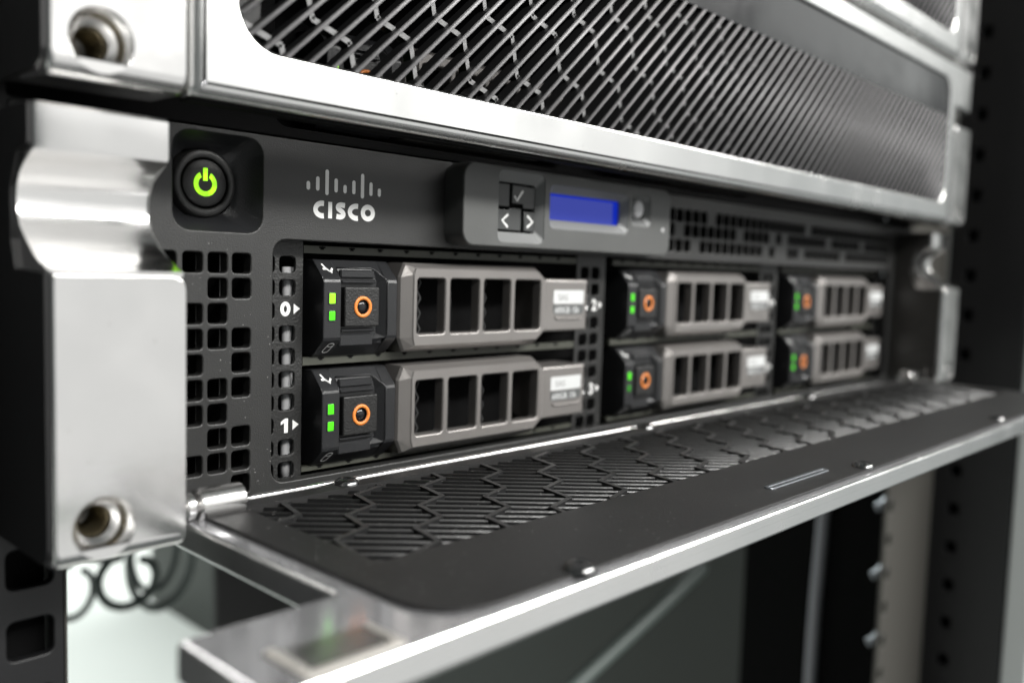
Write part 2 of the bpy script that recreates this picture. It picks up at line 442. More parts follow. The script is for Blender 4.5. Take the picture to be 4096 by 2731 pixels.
# ------------------------------------------------------------------ mounting ears
def ear(root, side):
    X = (lambda q: q) if side == 0 else (lambda q: 492.7 - q)
    xa, xb = sorted((X(1.9), X(27.3)))
    bm = bmesh.new()
    rs = (1.2, 1.2, 2.6, 0.4) if side == 0 else (1.2, 1.2, 0.4, 2.6)
    hx = X(11.0)
    hole = circ(hx, 7.0, 5.7, 40)
    # lower block: bottom front edge rounded like the bezel
    plate(bm, lambda d=0.0: rr(xa + .2 * d, xb - .2 * d, d, 54.3 - .2 * d, 1, 5, rs=rs)(0), [hole], -28.0, -14.0, bo=3.2, bi=0.25, seg=7, back=False)
    lathe_y(bm, hx, 7.0, [(5.7, -27.75), (5.1, -26.6), (4.5, -24.6), (4.35, -23.4), (3.35, -23.1), (3.15, -22.6), (3.15, -12)], 40)
    o = finish(bm, 'mounting_ear', 'alu', root)
    bm = bmesh.new()
    lathe_y(bm, hx, 7.0, [(2.98, -22.0), (2.5, -21.6), (2.5, -14), (0.01, -13.9)], 24)
    finish(bm, 'threaded_bush', 'brass', o)
    prof = [(-14, 1.0), (-14, 52), (-26.5, 53.6), (-26.6, 54.6), (-23.5, 55.6)]
    prof += [(-19.5, 57.2), (-15.6, 59.4), (-12.4, 62.2), (-10.9, 65.0), (-10.5, 67.5), (-10.9, 70.0), (-12.6, 72.6), (-15.6, 74.6), (-18.6, 75.6), (-20.0, 76.2)]
    prof += [(-20.3, 77.0), (-20.3, 84.0), (-19.8, 84.6), (-6, 84.6), (-6, 1.0)]
    bm = bmesh.new(); extrude_yz(bm, prof, xa + 0.05, xb - 0.15, b=0.5, seg=2)
    finish(bm, 'scooped_upper', 'alu', o, smooth=True, angle=35)
    bm = bmesh.new()
    if side == 0: extrude_yz(bm, [(-26.5, 2.2), (-27.2, 4.0), (-27.2, 54), (-12, 54.5), (-10, 60), (-10, 70), (-14, 76), (-19.6, 77), (-19.6, 84.3), (0, 84.3), (0, 1.0), (-24, 1.0)], 1.2, 2.0)
    else: extrude_yz(bm, [(-26.5, 2.2), (-27.2, 4.0), (-27.2, 54), (-12, 54.5), (-10, 60), (-10, 70), (-14, 76), (-19.6, 77), (-19.6, 84.3), (0, 84.3), (0, 1.0), (-24, 1.0)], 490.7, 491.5)
    finish(bm, 'ear_side', 'black', o)  # black plate added over the polished side to keep it dark
    if side == 1:
        bm = bmesh.new(); extrude_yz(bm, [(-26.0, 2.5), (-26.6, 52.5), (-13, 53.2), (-9.6, 60), (-9.0, 68), (-11.5, 74.5), (-19.0, 77.4), (-19.0, 83.6), (0, 83.6), (0, 1.5)], 465.2, 466.5)
        finish(bm, 'cheek_shade', 'cheek', o)  # dark plate added so the polished inner side reads darker
    return o
def hinge(root, side):
    X = (lambda q: q) if side == 0 else (lambda q: 492.7 - q)
    bm = bmesh.new()
    def cyl(x0, x1, r, yy=HY, zz=4.6, nb=20):
        lo = []
        for x, q in ((x0, r - 0.4), (x0 + 0.4, r), (x1 - 0.4, r), (x1, r - 0.4)):
            lo.append([bm.verts.new((x, yy + q * cos(2 * pi * i / nb), zz + q * sin(2 * pi * i / nb))) for i in range(nb)])
        ring(bm, lo); bm.faces.new(lo[0]); bm.faces.new(lo[-1][::-1])
    a, b = sorted((X(34.5), X(45.2))); cyl(a, b, 3.6)
    a, b = sorted((X(31.6), X(33.8))); cyl(a, b, 3.0)
    a, b = sorted((X(26), X(36))); cyl(a, b, 1.6)
    return finish(bm, 'hinge', 'alu', root, smooth=True, angle=40)

# ------------------------------------------------------------------ front panel
def logo(root, y=-0.07, ox=0, oz=0, k=1.0, name='printed_logo'):
    bm = bmesh.new()
    T = lambda pts: [(ox + (p[0] - 84) * k, oz + (p[1] - 75) * k) for p in pts] if (ox or oz) else pts
    for i, (zt, zb) in enumerate(((77.7, 75.5), (79.1, 75.5), (81.1, 74.6), (79.1, 75.5), (77.7, 75.5), (79.1, 75.5), (81.1, 74.6), (79.1, 75.5), (77.7, 75.5))):
        x = 72.75 + 2.8 * i; r = 0.53
        pfill(bm, T(arc(x, zt - r, r, r, 0, 180, 8) + arc(x, zb + r, r, r, 180, 360, 8)), y)
    w = 1.34 * k
    def C(x0, x1):
        cx = x1 + 0.25; pts = arc(cx, 70.85, cx - x0 - 0.6, 1.6, 78, 282, 18)
        pts = [(x1, 72.42)] + pts + [(x1, 69.28)] if False else pts
        stroke(bm, T(pts), w, y)
    C(74.35, 76.8); C(85.0, 87.5)
    pfill(bm, T([(78.8, 68.75), (80.0, 68.75), (80.0, 72.95), (78.8, 72.95)]), y)
    sp = [(84.0, 72.33), (83.0, 72.42), (82.2, 72.3), (81.82, 71.9), (81.95, 71.4), (82.7, 70.95), (83.3, 70.55), (83.55, 70.0), (83.2, 69.5), (82.4, 69.3), (81.35, 69.42)]
    stroke(bm, T([tuple(q[:2]) for q in spline([(a, b, 0) for a, b in sp], 4)]), w, y)
    stroke(bm, T(arc(91.45, 70.9, 1.66, 1.56, 0, 360, 32)[:-1]), w, y, closed=True)
    return finish(bm, name, 'print', root)

VP = []                                        # vent holes at the left of the plate
cols = {0: 29.6, 1: 35.85, 2: 42.2, 3: 48.35, 4: 54.5}
for r_, cs in enumerate(((0, 1, 2, 3, 4), (0, 3, 4), (1, 2, 3), (0, 2, 3, 4), (1, 2, 4), (0, 2, 3, 4), (1, 2, 3), (0, 3, 4), (1, 2, 3, 4), (0, 4))):
    for c_ in cs: VP.append((cols[c_], 56.55 - 5.95 * r_))
ROWS = {80.15: [5, 20], 74.45: [1, 9, 14, 16, 24, 31], 68.25: [3, 13, 15, 16, 19, 27]}
for z_, skip in ROWS.items():
    for k_ in range(38):
        if k_ not in skip: VP.append((236.3 + 5.86 * k_, z_))

def front_plate(root):
    bm = bmesh.new()
    holes = [rr(x - 2.4, x + 2.4, z - 2.35, z + 2.35, 0.8, 3) for x, z in VP]
    holes.append(rr(37.5, 60.0, 63.9, 86.3, 4.0, 5))
    holes.append(rr(63.0, 459, 1.7, 62.7, 3.6, 5))
    plate(bm, rr(4, 489, -1.5, 87.5, 1, 3), holes, 0.0, 3.2, bo=0.3, bi=0.38, seg=2)
    return finish(bm, 'front_plate', 'plate', root)
def power(root):
    cx, cz = 47.5, 75.1
    bm = bmesh.new()                            # dished recess
    n = 48
    sq = rr(37.5, 60.0, 63.9, 86.3, 4.0, 11)(0)   # 48 points starting at BL, angle pi
    L = [vloop(bm, sq, 0.4)]
    for t, y in ((0.25, 2.6), (0.55, 4.6), (0.85, 6.0), (1.0, 6.4)):
        lp = []
        for i, p in enumerate(sq):
            a = math.atan2(p[1] - cz, p[0] - cx)
            q = (cx + 8.6 * cos(a), cz + 8.6 * sin(a))
            lp.append((p[0] + (q[0] - p[0]) * t, p[1] + (q[1] - p[1]) * t))
        L.append(vloop(bm, lp, y))
    ring(bm, L)
    d = finish(bm, 'power_button', 'black' if False else 'latch', root)
    bm = bmesh.new()
    lathe_y(bm, cx, cz, [(8.6, 7.4), (8.0, 6.6), (7.75, 4.9), (7.5, 4.5), (6.15, 4.5), (5.95, 4.8), (5.9, 7.5)], 48)
    finish(bm, 'button_ring', 'plate', d)
    bm = bmesh.new()
    lathe_y(bm, cx, cz, [(5.5, 7.5), (5.5, 4.9), (5.3, 4.65), (3.0, 4.75), (0.01, 4.8)], 40)
    finish(bm, 'button_cap', 'plate', d)
    bm = bmesh.new()
    gx, gz = cx + 0.05, cz - 0.2
    pts_o = arc(gx, gz, 2.9, 2.9, 118, 422, 40); pts_i = arc(gx, gz, 1.75, 1.75, 124, 416, 40)
    vo = [bm.verts.new((p[0], 4.55, p[1])) for p in pts_o]; vi = [bm.verts.new((p[0], 4.55, p[1])) for p in pts_i]
    for i in range(40): bm.faces.new((vo[i], vo[i + 1], vi[i + 1], vi[i]))
    pfill(bm, [(gx - .55, gz + .75), (gx + .55, gz + .75), (gx + .55, gz + 3.7), (gx - .55, gz + 3.7)], 4.55)
    finish(bm, 'power_symbol', 'power', d)
    return d
def well(bm, fo, y0, fi, y1):
    L = [vloop(bm, fo(0), y0), vloop(bm, fi(0), y1)]
    ring(bm, L, False)
    return L
def lcd(root):
    Y0 = -8.0
    bm = bmesh.new()
    o1 = rr(133.2, 153.6, 65.2, 86.4, 2.2, 5); o2 = rr(156.2, 197.6, 70.4, 84.0, 2.2, 5); o3 = rr(199.4, 210.6, 73.6, 84.4, 1.8, 5)
    plate(bm, rr(119.0, 223.5, 63.6, 87.4, 4.2, 7), [o1, o2, o3], Y0, 2.5, bo=0.55, bi=0.25, seg=3, back=False)
    o = finish(bm, 'lcd_panel', 'module', root)
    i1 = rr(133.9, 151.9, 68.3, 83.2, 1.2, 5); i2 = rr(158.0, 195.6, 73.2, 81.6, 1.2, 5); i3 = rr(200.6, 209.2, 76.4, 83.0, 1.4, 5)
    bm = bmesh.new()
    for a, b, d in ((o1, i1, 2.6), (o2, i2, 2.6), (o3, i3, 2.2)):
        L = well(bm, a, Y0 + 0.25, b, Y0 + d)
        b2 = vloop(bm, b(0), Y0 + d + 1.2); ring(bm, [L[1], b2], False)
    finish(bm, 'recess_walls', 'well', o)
    bm = bmesh.new(); pfill(bm, i1(0), Y0 + 3.8); finish(bm, 'recess_floor', 'void', o)
    bm = bmesh.new(); pfill(bm, i3(0), Y0 + 3.4); finish(bm, 'recess_floor', 'module', o)
    def key(pts, y=-5.9, name='key'):
        bm = bmesh.new(); plate(bm, poly(pts), [], y, y + 2.0, bo=0.25, back=False); return finish(bm, name, 'key', o)
    key([(134.2, 75.9), (139.9, 75.9), (139.9, 82.7), (134.2, 82.7)])
    k2 = key([(141.1, 77.0), (146.0, 77.0), (146.0, 75.8), (151.2, 75.8), (151.2, 82.4), (141.1, 82.7)])
    k3 = key([(134.2, 68.9), (145.2, 68.9), (145.2, 75.6), (140.0, 75.6), (140.0, 75.0), (134.2, 75.0)])
    k4 = key([(146.6, 68.9), (151.5, 68.9), (151.5, 74.9), (146.6, 74.9)])
    bm = bmesh.new(); stroke(bm, [(142.0, 79.3), (143.1, 77.9), (145.7, 81.1)], 0.75, -5.97); finish(bm, 'check_mark', 'print', k2)
    bm = bmesh.new(); stroke(bm, [(139.4, 73.6), (136.9, 71.7), (139.3, 69.8)], 0.75, -5.97); finish(bm, 'left_arrow', 'print', k3)
    bm = bmesh.new(); stroke(bm, [(147.9, 73.7), (150.4, 71.9), (147.9, 70.1)], 0.75, -5.97); finish(bm, 'right_arrow', 'print', k4)
    bm = bmesh.new(); plate(bm, rr(157.6, 196.0, 73.0, 81.9, 0.5, 3), [], -4.6, -4.0, bo=0.1); k = finish(bm, 'screen', 'screen', o)
    bm = bmesh.new(); pfill(bm, rr(157.8, 192.6, 73.2, 80.9, 0.3, 3)(0), -4.68); finish(bm, 'display_area', 'display', k)
    bm = bmesh.new(); lathe_y(bm, 202.9, 79.5, [(3.0, -5.0), (3.0, -8.0), (2.7, -8.5), (1.8, -8.8), (0.01, -8.9)], 28)
    for v in bm.verts: v.co.z = 79.5 + (v.co.z - 79.5) * 1.05
    finish(bm, 'select_button', 'knob', o)
    bm = bmesh.new(); lathe_y(bm, 218.7, 72.9, [(0.8, -7.9), (0.7, -8.15), (0.01, -8.2)], 14)
    finish(bm, 'status_pip', 'knob', o)
    return o
def strips(root):
    # perforated sheets beside the drive columns
    zs = [56.6 - 5.95 * k for k in range(10)]
    for n_, (xa, xb, first) in enumerate(((62.0, 75.4, 64.75), (187.5, 203.8, 0), (320, 336.4, 0), (452.4, 460.5, 0))):
        bm = bmesh.new(); holes = []
        for k, z in enumerate(zs):
            if n_ == 0:
                holes.append(rr(62.6, 67.1, z - 2.1, z + 2.1, 1.0, 3))
                if k not in (2, 7): holes.append(rr(68.5, 73.2, z - 2.1, z + 2.1, 1.0, 3))
            else:
                cxs = [xa + 4.6, xa + 10.6] if n_ < 3 else [xa + 4.0]
                for q, cx in enumerate(cxs):
                    if k in (2, 7) and n_ < 3: continue
                    holes.append(rr(cx - 2.3, cx + 2.3, z - 2.1, z + 2.1, 1.0, 3))
        plate(bm, rr(xa, xb, 0.2, 62.9, 0.5, 2), holes, 6.0, 6.9, bo=0, bi=0.2, seg=1)
        o = finish(bm, 'vent_strip', 'perf', root)
        if n_ < 3:
            for row, d in ((45.2, '024'[n_]), (14.8, '135'[n_])):
                x = (68.7 if n_ == 0 else xa + 9.0)
                if d == '0':
                    bm = bmesh.new(); stroke(bm, arc(x + 1.55, row, 1.0, 1.38, 0, 360, 28)[:-1], 1.05, 5.93, closed=True)
                    finish(bm, 'bay_number', 'print', o)
                elif d == '1':
                    bm = bmesh.new(); pfill(bm, [(x + 1.5, row - 1.9), (x + 2.65, row - 1.9), (x + 2.65, row + 1.9), (x + 1.75, row + 1.9), (x + 0.5, row + 1.1), (x + 0.5, row + 0.3), (x + 1.5, row + 0.75)], 5.93)
                    finish(bm, 'bay_number', 'print', o)
                else:
                    text(d, x, row - 1.9, 3.8, 5.93, 'bay_number', 'print', o, bold=0.03)
                bm = bmesh.new(); pfill(bm, [(x + 4.0, row - 1.35), (x + 5.9, row), (x + 4.0, row + 1.35)], 5.93)
                finish(bm, 'bay_arrow', 'print', o)
                if n_ > 0:
                    bm = bmesh.new(); lathe_y(bm, xa + 4.6, row, [(2.4, 6.0), (2.3, 5.3), (1.5, 5.0), (1.2, 5.6), (0.01, 5.6)], 20)
                    finish(bm, 'strip_screw', 'steel', o)
    # slotted metal strips above, between and below the drives
    for za, zb in ((59.7, 61.7), (30.2, 32.4), (1.8, 3.2)):
        for c0 in (75.6, 208.2, 340.8):
            bm = bmesh.new(); box(bm, c0, c0 + 111.5, 6.0, 8.0, za, zb)
            o = finish(bm, 'slotted_strip', 'strip', root)
            bm = bmesh.new()
            for k in range(11):
                x = c0 + 5 + 9.6 * k
                pfill(bm, [(x, zb - 1.0), (x + 1.3, zb - 1.0), (x + 1.0, zb - 0.1), (x + 0.4, zb - 0.1)], 5.97)
                pfill(bm, [(x - .3, zb - .6), (x + 1.7, zb - .6), (x + 1.7, zb - .15), (x - .3, zb - .15)], 5.955)
            finish(bm, 'strip_slots', 'void', o)
def chassis(root):
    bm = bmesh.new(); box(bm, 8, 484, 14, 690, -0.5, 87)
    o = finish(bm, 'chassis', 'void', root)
    for x in (33.0, 39.0, 45.4, 51.4, 57.6):      # dark inner walls seen through the vents
        bm = bmesh.new(); box(bm, x, x + 0.6, 5, 14, 0, 62); finish(bm, 'inner_baffle', 'back', o)
    bm = bmesh.new()                            # bright stay behind the first perforated sheet
    tube(bm, [(73.2, 9.8, z) for z in range(0, 60, 4)], 1.5, 10)
    finish(bm, 'inner_stay', 'knob', o)
    bm = bmesh.new(); box(bm, 8, 484, 3.2, 14, -1.4, -0.4); box(bm, 8, 484, 3.2, 14, 87.0, 87.4)
    finish(bm, 'chassis_lip', 'black', o)  # blacker than the plate, shade in the gap put into the colour
    return o

# ------------------------------------------------------------------ drive carriers (local x 0 = left end, z 0 = middle)
def carrier(label, group):
    t = thing('drive_carrier', label, 'drive carrier', (0, 0, 0), group)
    def prof(yf): return [(5.4, -12.9), (4.9, -12.6), (0.9 + yf, -9.0), (0.25 + yf, -8.4), (yf, -7.6), (yf, 6.9), (0.2 + yf, 7.6), (0.8 + yf, 8.3), (4.7, 12.3), (5.4, 12.7), (40, 12.7), (40, -12.9)]
    bm = bmesh.new()
    extrude_yz(bm, prof(0), 0.8, 6.4, b=0.35); extrude_yz(bm, prof(0), 21.3, 25.2, b=0.35)
    extrude_yz(bm, [(5.2, -12.9), (1.8, -9.6), (1.8, 9.0), (5.2, 12.7), (30, 12.7), (30, -12.9)], 6.2, 21.5)
    # sloped facet on the right of the channel
    f = [(6.5, 10.4), (17.8, 10.4), (21.2, 7.8), (21.2, -8.0), (17.8, -10.2), (6.5, -10.2)]
    g = [(6.5, 8.6), (17.0, 8.6), (19.2, 6.9), (19.2, -7.0), (17.0, -8.6), (6.5, -8.6)]
    a = [bm.verts.new((p[0], 1.2 + 0.6 * (abs(p[1]) > 9) + 0.4, p[1])) for p in f]
    for q in a[2:4]: q.co.y = 0.0
    b = [bm.verts.new((p[0], 1.7, p[1])) for p in g]
    for i in range(5): bm.faces.new((a[i], a[i + 1], b[i + 1], b[i]))
    o = finish(bm, 'latch_body', 'latch', t)
    bm = bmesh.new()
    box(bm, 6.8, 18.0, 1.0, 4, 8.0, 10.2, 0.35); box(bm, 6.8, 18.2, 0.5, 4, 6.6, 7.5, 0.3); box(bm, 6.8, 18.2, 0.5, 4, -6.3, -5.5, 0.3); box(bm, 6.8, 17.8, 1.2, 4, -10.2, -6.9, 0.35)
    finish(bm, 'latch_ridges', 'latch', o)
    bm = bmesh.new(); ys = lambda z: 0.72 + max(0, z - 8.2) * 0.97
    tube(bm, [(7.0, ys(10.7), 10.7), (18.2, ys(10.7), 10.7), (19.0, ys(10.4), 10.4), (21.4, ys(8.4), 8.2), (21.7, 0.1, 7.2), (21.7, 0.1, -7.4)], 0.24, 6)
    finish(bm, 'channel_edge', 'latch', o)  # thin bead added along the channel to catch a highlight
    bm = bmesh.new(); plate(bm, rr(7.2, 18.6, -4.9, 5.7, 0.5, 3), [circ(13.0, 0.4, 1.9, 28)], -0.5, 2.0, bo=0.4, bi=0.1, back=False)
    k = finish(bm, 'release_button', 'button', t)
    bm = bmesh.new(); lathe_y(bm, 13.0, 0.4, [(2.9, -0.45), (2.85, -0.72), (2.0, -0.72), (1.95, -0.2)], 32); finish(bm, 'orange_ring', 'orange', k)
    bm = bmesh.new(); lathe_y(bm, 13.0, 0.4, [(1.95, 0.6), (1.6, -0.1), (0.9, -0.4), (0.01, -0.5)], 24); finish(bm, 'button_dome', 'dome', k)
    for z0, z1 in ((1.2, 4.2), (-3.2, -0.5)):
        bm = bmesh.new(); plate(bm, rr(2.2, 4.9, z0 - .2, z1 + .2, 0.5, 3), [rr(2.45, 4.65, z0, z1, 0.35, 3)], -0.12, 0.4, bo=0.1, bi=0.05, back=False)
        finish(bm, 'lamp_rim', 'latch', t)
        bm = bmesh.new(); plate(bm, rr(2.55, 4.6, z0 + .05, z1 - .05, 0.3, 3), [], -0.05, 0.5, bo=0.2, back=False)
        finish(bm, 'status_lamp', 'lens', t)
    # printed icons on the sloped faces
    bm = bmesh.new()
    sl = lambda x, s: (x, 0.75 + (s - 8.0) * 0.96 - 0.06, s)
    def st(pts, w):
        stroke(bm, pts, w, 0)
    st([(2.6, 11.6), (3.3, 10.3), (4.6, 9.4)], 0.5); st([(2.2, 10.3), (3.5, 10.3), (4.3, 9.6), (5.3, 10.5)], 0.5)
    for v in bm.verts: v.co.y = 0.8 + (v.co.z - 8.3) * 0.975 - 0.12
    finish(bm, 'activity_icon', 'print', t)
    bm = bmesh.new()
    el = arc(4.3, -9.7, 0.95, 0.5, 0, 360, 16)[:-1]
    stroke(bm, el, 0.22, 0, closed=True); stroke(bm, [(3.35, -9.7), (3.0, -11.3)] + arc(3.9, -11.4, 0.9, 0.45, 180, 360, 8) + [(5.25, -9.7)], 0.22, 0)
    for v in bm.verts: v.co.y = 0.9 + (-9.0 - v.co.z) * 1.11 - 0.12
    finish(bm, 'disk_icon', 'print', t)
    # grey handle with four openings
    OL = [(26.4, -8.6), (28.2, -12.6), (83.0, -12.6), (89.0, -8.2), (89.0, 8.6), (83.0, 12.6), (28.2, 12.6), (26.4, 8.6)]
    f = poly(OL)
    bm = bmesh.new()
    inner = [(30.3, -8.4), (30.9, -10.6), (82.2, -10.6), (86.0, -7.6), (86.0, 7.8), (82.2, 11.0), (30.9, 11.0), (30.3, 9.2)]
    L = [vloop(bm, OL, 22), vloop(bm, OL, 1.6), vloop(bm, poly(OL)(0.5), 0.75), vloop(bm, poly(inner)(-0.35), -0.85), vloop(bm, inner, -1.2)]
    ring(bm, L, False)
    slots = [rr(30.4, 42.1, -7.5, 8.3, 0.9, 4), rr(44.2, 56.0, -7.5, 8.3, 0.9, 4), rr(58.0, 69.7, -7.5, 8.3, 0.9, 4), rr(71.8, 83.8, -7.5, 8.3, 0.9, 4)]
    slots[0] = rr(31.6, 42.1, -7.5, 8.3, 0.9, 4)
    inn = L[-1]; fr = [inn]
    for s in slots:
        l0 = vloop(bm, s(-0.5), -1.2); l1 = vloop(bm, s(-0.12), -0.98); l2 = vloop(bm, s(0), -0.6); l3 = vloop(bm, s(0), 2.4)
        ring(bm, [l0, l1, l2]); ring(bm, [l2, l3], False); fr.append(l0)
    fill(bm, fr)
    h = finish(bm, 'handle', 'carrier', t)
    bm = bmesh.new()
    f2 = rr(86.0, 109.6, -8.6, 8.8, 0.6, 3)
    plate(bm, f2, [], 0.2, 38, bo=0.8, seg=3, back=False)
    finish(bm, 'label_end', 'carrier', t)
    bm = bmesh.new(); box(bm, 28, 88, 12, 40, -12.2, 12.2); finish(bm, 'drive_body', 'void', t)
    bm = bmesh.new()
    for x0 in (31.6, 58.4):
        for i in range(-1, 3):
            for j in (0,):
                cx, cz = x0 + 2.9, i * 4.5 - 2.0
                stroke(bm, [(cx + 2.5 * cos(R(60 * q)), cz + 2.5 * sin(R(60 * q))) for q in range(6)], 0.5, 4.0, closed=True)
    box(bm, 48.8, 49.4, 4.5, 5.2, -8, 8.5)
    finish(bm, 'inner_mesh', 'hexback', h)
    bm = bmesh.new(); pfill(bm, rr(91.7, 107.6, 0.6, 5.2, 0.6, 3)(0), 0.12)
    lb = finish(bm, 'label', 'label', t)
    bm = bmesh.new(); pfill(bm, rr(91.7, 107.6, -2.9, 0.3, 0.5, 3, rs=(1.4, 1.4, .1, .1))(0), 0.12)
    finish(bm, 'capacity_band', 'label_d', t)
    text('SAS', 94.0, 1.8, 2.0, 0.06, 'label_text', 'ink', lb, 1.15)
    text('600GB 15k', 92.4, -2.4, 2.0, 0.06, 'capacity_text', 'label', lb, 0.98, bold=0.01)
    bm = bmesh.new(); tube(bm, [(92.6, 0.2, -3.9), (94, 0.0, -4.5), (106, 0.0, -4.5), (107.4, 0.2, -3.9)], 0.35, 6); finish(bm, 'label_lip', 'carrier', t)
    return t

# ------------------------------------------------------------------ assemble the three appliances
GS = 'rack appliances stacked one above the other'
low = thing('server_appliance', 'opened grey server with its front door folded down, power button and blue screen showing', 'server', (0, 0, 0), GS)
chassis(low); fp = front_plate(low); power(low); logo(low); lcd(low); strips(low)
ear(low, 0); ear(low, 1)
bezel(low, left=31.4, phase=43.4, node=(88.1, 26.5), opened=True)
hinge(low, 0); hinge(low, 1)
bm = bmesh.new(); tube(bm, [(x, -9.0, 1.75) for x in range(47, 447, 8)], 0.8, 14); finish(bm, 'hinge_rod', 'alu', low)

mid = thing('server_appliance', 'closed server above the opened one, slanted slats framed in bright aluminium', 'server', (0, 0, PITCH), GS)
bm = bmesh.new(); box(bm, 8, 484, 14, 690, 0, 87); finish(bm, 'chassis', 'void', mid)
bm = bmesh.new()
plate(bm, rr(4, 489, -0.8, 87.5, 1, 3), [rr(63.0, 459, 1.7, 62.7, 3.6, 5)], 0.0, 3.2, bo=0.3, bi=0.38)
finish(bm, 'front_plate', 'void', mid)  # near-black in place of charcoal, shade behind the bezel put into the colour
ear(mid, 0); ear(mid, 1); bezel(mid, left=27.9, phase=43.4, node=(102.2, 26.0 + 0.4))
top = thing('server_appliance', 'uppermost closed server, only its lower right corner in view', 'server', (0, 0, 2 * PITCH), GS)
bm = bmesh.new(); box(bm, 8, 484, 6, 690, 0, 87); finish(bm, 'chassis', 'void', top)
ear(top, 0); ear(top, 1); bezel(top, left=27.9, only_right=True)

rowz = (45.45, 16.25); pos = ['first column', 'middle column', 'far column']
labels = {(0, 0): 'nearest upper drive carrier, its top lamp glowing yellow green, below the printed logo',
          (0, 1): 'nearest lower drive carrier just above the hinged edge of the folded door',
          (1, 0): 'upper drive carrier of the middle column, below the end of the screen panel',
          (1, 1): 'lower drive carrier of the middle column, its lower lamp dark',
          (2, 0): 'farthest upper blurred drive carrier with dim orange ring',
          (2, 1): 'farthest lower blurred drive carrier just above the folded door'}
GD = 'drive carriers in the opened server'
proto = carrier(labels[(0, 0)], GD)
proto.location = Vector((77.0, 0, rowz[0])) * S
made = {}
for c in range(3):
    for r_ in range(2):
        o = proto if (c, r_) == (0, 0) else dup(proto)
        o.location = Vector((77.0 + 132.6 * c, 0, rowz[r_])) * S
        o['label'] = labels[(c, r_)]
        made[(c, r_)] = o
for k_, up, mm in (((0, 0), True, 'lens_hot'), ((1, 1), False, 'lens_dim')):
    for ch in made[k_].children:
        if ch.name.startswith('status_lamp') and (ch.data.vertices[0].co.z > 0) == up:
            ch.data = ch.data.copy(); ch.data.materials[0] = M[mm]
GU = 'drive carriers behind the slats of the closed server'
for c in range(2):
    o = dup(proto); o.location = Vector((77.0 + 132.6 * c, 0, PITCH + rowz[1])) * S
    o['group'] = GU
    o['label'] = ('drive carrier glimpsed behind the nearest slats of the closed server', 'drive carrier hidden deep behind the middle slats of the closed server')[c]

# ------------------------------------------------------------------ the rack around them
def post_plate(name, xa, xb, za, zb, holes, y0, th, material, parent=None, b=0.4):
    bm = bmesh.new(); plate(bm, rr(xa, xb, za, zb, 0.5, 2), holes, y0, y0 + th, bo=b, bi=0.4, seg=2); return finish(bm, name, material, parent)
lp = thing('rack_post', 'black rack post with square holes at the lower left', 'rack post', (0, 0, -300), 'rack posts')
hs = [rr(2.6, 11.6, z, z + 8.3, 1.6, 4) for z in (-11.4 - 15.0 * k for k in range(-1, 8))]
o = post_plate('post_face', -70, 13.8, -300, 420, hs, 0.5, 2.0, 'post', None); o.parent = lp; o.location = (0, 0, .3)
bm = bmesh.new(); box(bm, 12.2, 13.6, 2.6, 40, -300, 420, 0.3); 
o = finish(bm, 'post_flange', 'post', lp); o.location = (0, 0, .3)
bm = bmesh.new(); box(bm, -70, 12, 7, 9, -300, 420); o = finish(bm, 'dark_backing', 'void', lp); o.location = (0, 0, .3)  # dark sheet added behind the holes so they read black
bm = bmesh.new(); box(bm, 13.9, 14.4, 0.7, 2.6, -300, 0); o = finish(bm, 'edge_trim', 'post_g', lp); o.location = (0, 0, .3)

rp = thing('rack_post', 'right rack post, grey flange with a black side full of square holes', 'rack post', (0, 0, -300), 'rack posts')
hs = [rr(484.5, 491.5, z, z + 8.0, 1.4, 4) for z in (-20.0 - 21.0 * k for k in range(10))]
o = post_plate('post_face', 481.5, 560.5, -300, 420, hs, 1.0, 2.0, 'post_g', None); o.parent = rp; o.location = (0, 0, .3)
bm = bmesh.new()
plate(bm, rr(-46, 0.8, -300, 420, 0.5, 2), [rr(-16, -9, z, z + 8, 1.6, 4) for z in (-196 + 25.4 * k for k in range(22))], 0, 2.0, bo=0.3, bi=0.3)
for v in bm.verts: v.co = Vector((560.5 + v.co.y, v.co.x, v.co.z))
o = finish(bm, 'post_side', 'post', rp); o.location = (0, 0, .3)
bm = bmesh.new(); box(bm, 566, 568, -46, 0, -300, 420); o = finish(bm, 'dark_backing', 'void', rp); o.location = (0, 0, .3)
for k in range(5):
    z = -38 - 42.0 * k
    bm = bmesh.new(); tube(bm, spline([(482, 8, z), (484, 4, z + 3), (487, 3.4, z + 6)], 3), 2.6, 8)
    o = finish(bm, 'cage_nut', 'zinc', rp); o.location = (0, 0, .3)

bm = bmesh.new(); box(bm, 561.5, 600, -62, -47, -400, 500, 1.0)
tag(finish(bm, 'cabinet_frame', 'white'), 'white cabinet door frame at the far right edge', 'cabinet frame')
bm = bmesh.new(); box(bm, 572, 576, 8, 140, -500, 60); box(bm, 560, 572, 3.5, 8, -500, 0)
tag(finish(bm, 'channel_panel', 'void'), 'black inner side channel behind the right rack post', 'panel')
bm = bmesh.new(); box(bm, 573, 575, 141, 1200, -600, 80)
tag(finish(bm, 'side_panel', 'side'), 'dark grey green side panel deep inside the rack', 'panel')
bm = bmesh.new(); tube(bm, spline([(560, 70, 40), (562, 75, -120), (564, 78, -190), (567, 80, -290), (566, 80, -400)], 8), 4.2, 10)
tag(finish(bm, 'grey_cable', 'cable_w'), 'thick grey cable hanging in the dark channel at lower right', 'cable')
bm = bmesh.new(); tube(bm, spline([(440, 100, -131), (409, 100, -140.5), (315, 100, -168), (270, 100, -181)], 8), 4.5, 12)
tag(finish(bm, 'diagonal_brace', 'cable_p'), 'pale slanting bar below the folded door', 'bar')

